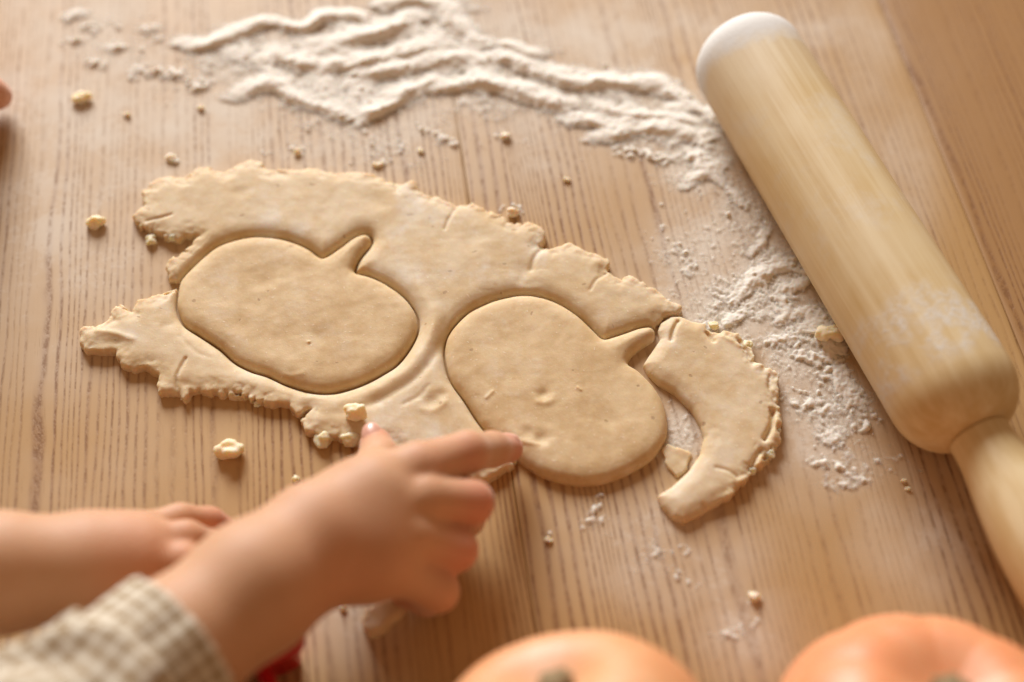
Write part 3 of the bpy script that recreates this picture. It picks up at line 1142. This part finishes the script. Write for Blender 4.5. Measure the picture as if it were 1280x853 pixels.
def body_mesh(name, body, fingers, reds, h=.0013, kb=.0095, kf=.0022, ztable=.0008, parent=None):
    """body: [(a,b,ra,rb)] blended softly; fingers: list of chains [(pt,r),...] blended tightly to the body"""
    pts = np.array([p for (a, b, ra, rb) in body for p in (a, b)] + [q[0] for ch in fingers for q in ch], float)
    lo, hi = pts.min(0) - .032, pts.max(0) + .032
    lo[2] = max(lo[2], -.002)
    ax = [np.arange(lo[i], hi[i], h, dtype=np.float32) for i in range(3)]
    Pt = np.meshgrid(*ax, indexing='ij')
    D = None
    for (a, b, ra, rb) in body:
        c = capsule(Pt, a, b, ra, rb)
        D = c if D is None else smin(D, c, kb)
    FD = None
    for ch in fingers:
        d = None
        for (pa_, ra), (pb_, rb) in zip(ch[:-1], ch[1:]):
            c = capsule(Pt, pa_, pb_, ra, rb)
            d = c if d is None else smin(d, c, .0022)
        FD = d if FD is None else smin(FD, d, .0004)
    if FD is not None:
        D = smin(D, FD, kf)
    D = np.maximum(D, ztable - Pt[2])
    V, Q = surface_nets(D, lo, h)
    V = relax(V, Q, 3, .5)
    me = mesh_np(name, V, Q)
    red = np.zeros(len(V), np.float32)
    for (p, r, a) in reds:
        d = np.sqrt(((V - np.asarray(p)) ** 2).sum(1)) / r
        red = np.maximum(red, a * np.exp(-d * d))
    at = me.attributes.new('red', 'FLOAT', 'POINT')
    at.data.foreach_set('value', red)
    return link(name, me, M_SKIN, parent)


def nail(parent, loc, normal, along, l, w_):
    n = Vector(normal).normalized()
    y = (Vector(along) - n * Vector(along).dot(n)).normalized()
    x = y.cross(n)
    V, F = [], []
    ns, nr = 20, 5
    for i in range(nr + 1):
        f = i / nr
        for k in range(ns):
            t = 2 * math.pi * k / ns
            u, v = math.copysign(abs(math.cos(t)) ** .75, math.cos(t)) * f, math.copysign(abs(math.sin(t)) ** .75, math.sin(t)) * f
            p = Vector(loc) + x * (u * w_) + y * (v * l) + n * (.0006 - .55 * w_ * u * u - .0008 * v * v - (.0006 if i == nr else 0))
            V.append(p[:])
    for i in range(nr):
        for k in range(ns):
            k2 = (k + 1) % ns
            F.append((i * ns + k, (i + 1) * ns + k, (i + 1) * ns + k2, i * ns + k2))
    return link("nail", mesh_np("nail", np.array(V), np.array(F)), M_NAIL, parent)


M_NAIL = make_simple("nail", col(.66, .34, .25), col(.72, .42, .32), 60, .3, .5)
child = empty("person", P(120, 780, 0))
tag(child, "child in a beige checked sleeve, right index finger pointing at the dough, left hand resting", "person")


def q(px, py, z):
    return tuple(P(px, py, z))


# right arm
R_body = [
    (q(30, 955, .060), q(222, 810, .050), .0205, .0185),
    (q(222, 810, .050), q(318, 735, .045), .0185, .0188),
    (q(318, 735, .045), q(390, 680, .040), .0188, .0166),
    (q(398, 664, .040), q(468, 622, .038), .0146, .0130),
    (q(402, 698, .036), q(475, 694, .034), .0142, .0128),
    (q(468, 622, .037), q(502, 600, .033), .0116, .0082),
    (q(472, 650, .037), q(498, 642, .030), .0110, .0070),
    (q(470, 682, .034), q(488, 676, .028), .0110, .0070),
    (q(460, 704, .029), q(472, 706, .024), .0106, .0070),
    (q(430, 636, .030), q(470, 598, .022), .0120, .0098),
]
R_f = [
    [(q(490, 602, .038), .0098), (q(522, 588, .037), .0090), (q(584, 566, .031), .0071), (q(615, 562, .019), .0061), (q(637, 561, .0105), .0050)],
    [(q(490, 640, .039), .0092), (q(530, 625, .038), .0080), (q(589, 628, .030), .0073), (q(582, 648, .013), .0064), (q(552, 650, .0085), .0054)],
    [(q(480, 675, .036), .0090), (q(516, 669, .036), .0078), (q(570, 687, .027), .0070), (q(558, 700, .012), .0060), (q(530, 698, .0080), .0052)],
    [(q(464, 706, .031), .0088), (q(498, 712, .032), .0076), (q(547, 739, .023), .0068), (q(533, 748, .0105), .0058), (q(505, 742, .0075), .0050)],
    [(q(455, 610, .024), .0092), (q(475, 577, .016), .0076), (q(470, 555, .0115), .0058)],
]
reds = [(q(642, 560, .011), .011, 1.0), (q(586, 566, .036), .007, .5), (q(470, 548, .012), .008, .8), (q(600, 632, .032), .010, .9), (q(582, 690, .028), .010, .9),
        (q(553, 738, .018), .011, .5), (q(540, 580, .04), .010, .25), (q(440, 700, .05), .02, .2)]
arm = body_mesh("arm", R_body, R_f, reds)
arm.parent = child
arm.matrix_parent_inverse = Matrix.Translation(-child.location)
arm['label'] = "right arm with index finger extended and other fingers curled under"
nv = Vector((-.35, .10, 1)).normalized()
nail(arm, Vector(q(470, 555, .0115)) + nv * .0056 + Vector((-.0004, .0016, 0)), nv, (-.15, 1, -.1), .0042, .0036)
iv = Vector((.15, .75, .7)).normalized()
nail(arm, Vector(q(632, 561, .0118)) + iv * .0050, iv, (1, .05, -.45), .0042, .0032)

# left arm
L_body = [
    (q(-170, 735, .046), q(0, 716, .036), .0205, .0172),
    (q(0, 716, .036), q(90, 712, .031), .0172, .0145),
    (q(90, 708, .031), q(150, 694, .030), .0140, .0110),
    (q(110, 688, .028), q(172, 668, .024), .0095, .0072),
    (q(120, 694, .032), q(182, 682, .030), .0100, .0076),
    (q(120, 712, .032), q(178, 706, .031), .0105, .0080),
    (q(120, 730, .028), q(165, 730, .027), .0105, .0080),
]
L_f = [
    [(q(172, 667, .024), .0066), (q(225, 650, .020), .0054), (q(262, 652, .013), .0048), (q(286, 664, .0070), .0042)],
    [(q(182, 682, .030), .0072), (q(232, 674, .028), .0060), (q(268, 684, .017), .0053), (q(284, 700, .0080), .0046)],
    [(q(178, 706, .031), .0074), (q(228, 704, .030), .0063), (q(266, 718, .018), .0055), (q(280, 736, .0085), .0048)],
    [(q(165, 730, .027), .0074), (q(215, 738, .024), .0063), (q(250, 752, .014), .0055), (q(262, 764, .0085), .0048)],
    [(q(120, 740, .022), .0090), (q(165, 775, .015), .0074), (q(195, 785, .010), .0060)],
]
arm2 = body_mesh("arm", L_body, L_f, [(q(285, 662, .012), .012, .7), (q(290, 695, .012), .012, .7), (q(190, 690, .04), .02, .3)], h=.0012)
arm2.parent = child
arm2.matrix_parent_inverse = Matrix.Translation(-child.location)
arm2['label'] = "bare left arm with the hand resting palm down on the table"


# checked sleeve
def make_gingham():
    m, nt, bs = new_mat("gingham_cotton")
    g = G(nt)
    uv = g.n('ShaderNodeUVMap').outputs[0]
    sep = g.n('ShaderNodeSeparateXYZ')
    g.put(sep.inputs[0], uv)
    a = g.math('GREATER_THAN', g.math('FRACT', sep.outputs[0]), .5)
    b = g.math('GREATER_THAN', g.math('FRACT', sep.outputs[1]), .5)
    s = g.math('MULTIPLY', g.math('ADD', a, b), .5)
    c = g.mix(s, col(.74, .68, .56), col(.27, .165, .065))
    g.put(bs.inputs['Base Color'], c)
    bs.inputs['Roughness'].default_value = .9
    bs.inputs['Specular IOR Level'].default_value = .15
    g.put(bs.inputs['Normal'], g.bump(g.noise(g.coord(), 1800, 2), .3, .0004))
    return m


def sleeve_mesh():
    ctr = [q(-60, 1040, .066), q(40, 960, .061), q(120, 900, .057), q(172, 850, .053), q(226, 807, .050)]
    path = catmull(np.array(ctr), 14, False)
    n = len(path)
    seg = 120
    V, UV = [], []
    Lacc = 0
    rows = []
    for i in range(n):
        tdir = path[min(i + 1, n - 1)] - path[max(i - 1, 0)]
        tdir = Vector(tdir).normalized()
        side = tdir.cross(Vector((0, 0, 1))).normalized()
        up = side.cross(tdir)
        if i:
            Lacc += np.linalg.norm(path[i] - path[i - 1])
        rows.append((Vector(path[i]), side, up, Lacc))
    tot = rows[-1][3]
    prof = [(r, 0.0) for r in rows] + [(rows[-1], -.0018), (rows[-3], -.0022)]
    for (c, side, up, s), inset in prof:
        f = (tot - s)
        cuff = f < .017
        for k in range(seg + 1):
            t = 2 * math.pi * k / seg
            r0 = .0240 if cuff else .0250 + min(f - .017, .06) * .10 + .0018
            fold = .0005 * math.sin(t * 9 + 2 * math.sin(s * 60)) * (.6 if cuff else 1.3)
            if not cuff:
                fold += .0024 * math.sin((s * 190) + 2.2 * math.sin(t * 2 + s * 30) + 1.5 * math.sin(t * 3)) * min(1, (f - .017) / .006)
            else:
                fold += .00025 * math.sin(t * 17)
            r = r0 + fold + inset
            p = c + side * (math.cos(t) * r) + up * (math.sin(t) * r)
            V.append(p[:])
            UV.append((k / seg * 30, s / .0050))
    F = []
    m = seg + 1
    for i in range(len(prof) - 1):
        for k in range(seg):
            F.append((i * m + k, i * m + k + 1, (i + 1) * m + k + 1, (i + 1) * m + k))
    me = bpy.data.meshes.new("sleeve")
    me.from_pydata(V, [], F)
    uvl = me.uv_layers.new(name="UVMap")
    for lp in me.loops:
        uvl.data[lp.index].uv = UV[lp.vertex_index]
    return me


slv = link("sleeve", sleeve_mesh(), make_gingham(), child)
slv.matrix_parent_inverse = Matrix.Translation(-child.location)
slv['label'] = "beige and white checked cotton sleeve with a gathered cuff"

# another person's fingertip at the far left
other = body_mesh("person", [(q(-180, 60, .05), q(-120, 85, .040), .022, .016), (q(-120, 85, .040), q(-85, 95, .034), .0120, .0095)],
                  [[(q(-85, 95, .034), .0095), (q(-45, 108, .026), .0080), (q(-14, 117, .014), .0072), (q(-4, 119, .0090), .0064)],
                   [(q(-95, 112, .030), .0095), (q(-60, 132, .022), .0080), (q(-40, 142, .012), .0068), (q(-44, 145, .008), .0060)],
                   [(q(-95, 75, .032), .0090), (q(-70, 60, .024), .0080), (q(-52, 58, .012), .0066)],
                   [(q(-110, 120, .028), .0090), (q(-85, 150, .018), .0076), (q(-75, 158, .010), .0062)],
                   [(q(-120, 60, .030), .0095), (q(-95, 30, .020), .0080), (q(-75, 20, .011), .0066)]],
                  [(q(-8, 121, .009), .014, .9)], h=.0014)
tag(other, "another person's single fingertip reaching in at the table's far corner past the flour specks", "person")


# ------------------------------------------------------------------ small pumpkins
def pumpkin(px, py, z, R, H, label, c0, c1, ribs, seed, tilt, depth):
    root = empty("small_pumpkin", P(px, py, z))
    root.rotation_euler = (math.radians(tilt[0]), math.radians(tilt[1]), 0)
    nu, nv = 160, 80
    V, F = [], []
    for j in range(nv + 1):
        ph = math.pi * j / nv
        for i in range(nu):
            th = 2 * math.pi * i / nu
            rr = math.sin(ph) ** .85 if 0 < j < nv else 0
            zz = math.cos(ph)
            rib = 1 - depth * (abs(math.sin(th * ribs / 2 + seed)) < 2) * (1 - abs(math.sin(th * ribs / 2 + seed))) ** 1.5 * math.sin(ph) ** .5
            x, y = R * rr * rib * math.cos(th), R * rr * rib * math.sin(th)
            dz = .5 * H + .5 * H * zz * (rib * .5 + .5)
            dz -= .17 * H * math.exp(-(rr / .33) ** 2) * (1 if zz > 0 else -.4)
            V.append((x, y, dz))
    for j in range(nv):
        for i in range(nu):
            i2 = (i + 1) % nu
            F.append((j * nu + i, (j + 1) * nu + i, (j + 1) * nu + i2, j * nu + i2))
    V = np.array(V)
    V[:, 2] -= .5 * H
    V[:, :2] *= (1 + .03 * noise3(V[:, 0], V[:, 1], V[:, 2], .04, seed * 7 + 1))[:, None]
    me = mesh_np("skin_flesh", V, np.array(F))
    m, nt, bs = new_mat("pumpkin_skin")
    g = G(nt)
    c = g.coord()
    n = g.noise(c, 35, 4, .6)
    f = g.noise(c, 500, 2, .6)
    base = g.mix(g.ramp(n, .3, .7), c0, c1)
    sep = g.n('ShaderNodeSeparateXYZ')
    g.put(sep.inputs[0], c)
    g.put(bs.inputs['Base Color'], base)
    bs.inputs['Roughness'].default_value = .48
    bs.inputs['Subsurface Weight'].default_value = .15
    bs.inputs['Subsurface Radius'].default_value = (1, .4, .15)
    bs.inputs['Subsurface Scale'].default_value = .004
    g.put(bs.inputs['Normal'], g.bump(f, .12, .0006))
    link("shell", me, m, root)
    topz = V[0, 2]
    prof = [(0, .0080), (.001, .0066), (.0025, .0050), (.004, .0046), (.0055, .0050), (.0062, .0042), (.0064, .0001)]
    Vs, Fs = lathe(prof, 40)
    a, ra, rb = Vs[:, 0].copy(), Vs[:, 1].copy(), Vs[:, 2].copy()
    ang = np.arctan2(rb, ra)
    k = 1 + .16 * np.cos(ang * 5)
    Vs = np.stack([ra * k + a * .25, rb * k, a], 1)
    Vs[:, 2] += topz - .001
    link("stem", mesh_np("stem", Vs, Fs[:, ::-1]), M_STEM, root)
    low = (root.rotation_euler.to_matrix() @ Matrix(((1, 0, 0), (0, 1, 0), (0, 0, 1))))
    root.location.z = -min((low @ Vector(v)).z for v in V[::7])
    tag(root, label, "pumpkin")
    return root


M_STEM = make_simple("dry_stem", col(.20, .13, .06), col(.33, .25, .14), 150, .8, .2, .5, .001)
pumpkin(712, 955, .036, .0430, .066, "pale orange small pumpkin with dark short stem at the table's near side",
        col(.66, .29, .12), col(.72, .38, .19), 9, 3, (-40, -17), .010)
pumpkin(1163, 948, .038, .0465, .068, "deeper red-orange small pumpkin with ribbed shoulders near the rolling pin handle",
        col(.70, .25, .10), col(.76, .35, .17), 10, 5, (-28, 3), .035)

# ------------------------------------------------------------------ red cookie cutter half under the wrist
M_RED = make_simple("red_plastic", col(.55, .008, .012), col(.62, .012, .016), 20, .3, .5)
cut = catmull(np.array(PP(P1, 0)), 3)
cut -= cut.mean(0)
cut = cut * .8
a = math.radians(-35)
cut = cut @ np.array([[math.cos(a), math.sin(a)], [-math.sin(a), math.cos(a)]])
nrm = np.roll(cut, -1, 0) - np.roll(cut, 1, 0)
nrm = np.stack([nrm[:, 1], -nrm[:, 0]], 1) / np.linalg.norm(nrm, axis=1)[:, None]
sgn = 1 if (nrm * cut).sum() > 0 else -1
nrm *= sgn
rows = [(0, .0), (.0006, .0004), (.016, .0008), (.0165, .0035), (.0195, .0035), (.020, .003), (.020, -.0005), (.0165, -.0008), (.0006, -.0004), (0, 0)]
V, F = [], []
nc = len(cut)
for (z, off) in rows:
    for i in range(nc):
        p = cut[i] + nrm[i] * off
        V.append((p[0], p[1], z))
for j in range(len(rows) - 1):
    for i in range(nc):
        i2 = (i + 1) % nc
        F.append((j * nc + i, j * nc + i2, (j + 1) * nc + i2, (j + 1) * nc + i))
cc = link("cookie_cutter", mesh_np("cookie_cutter", np.array(V), np.array(F)), M_RED)
right = max(cut[:, 0])
ir = int(np.argmax(cut[:, 0] * .8 + .6 * cut[:, 1]))
cc.location = P(378, 796, .018) - Vector((cut[ir, 0] + .003, cut[ir, 1], 0))
cc.location.z = 0.0003
tag(cc, "red plastic cookie cutter mostly hidden under the child's forearm", "cookie cutter")
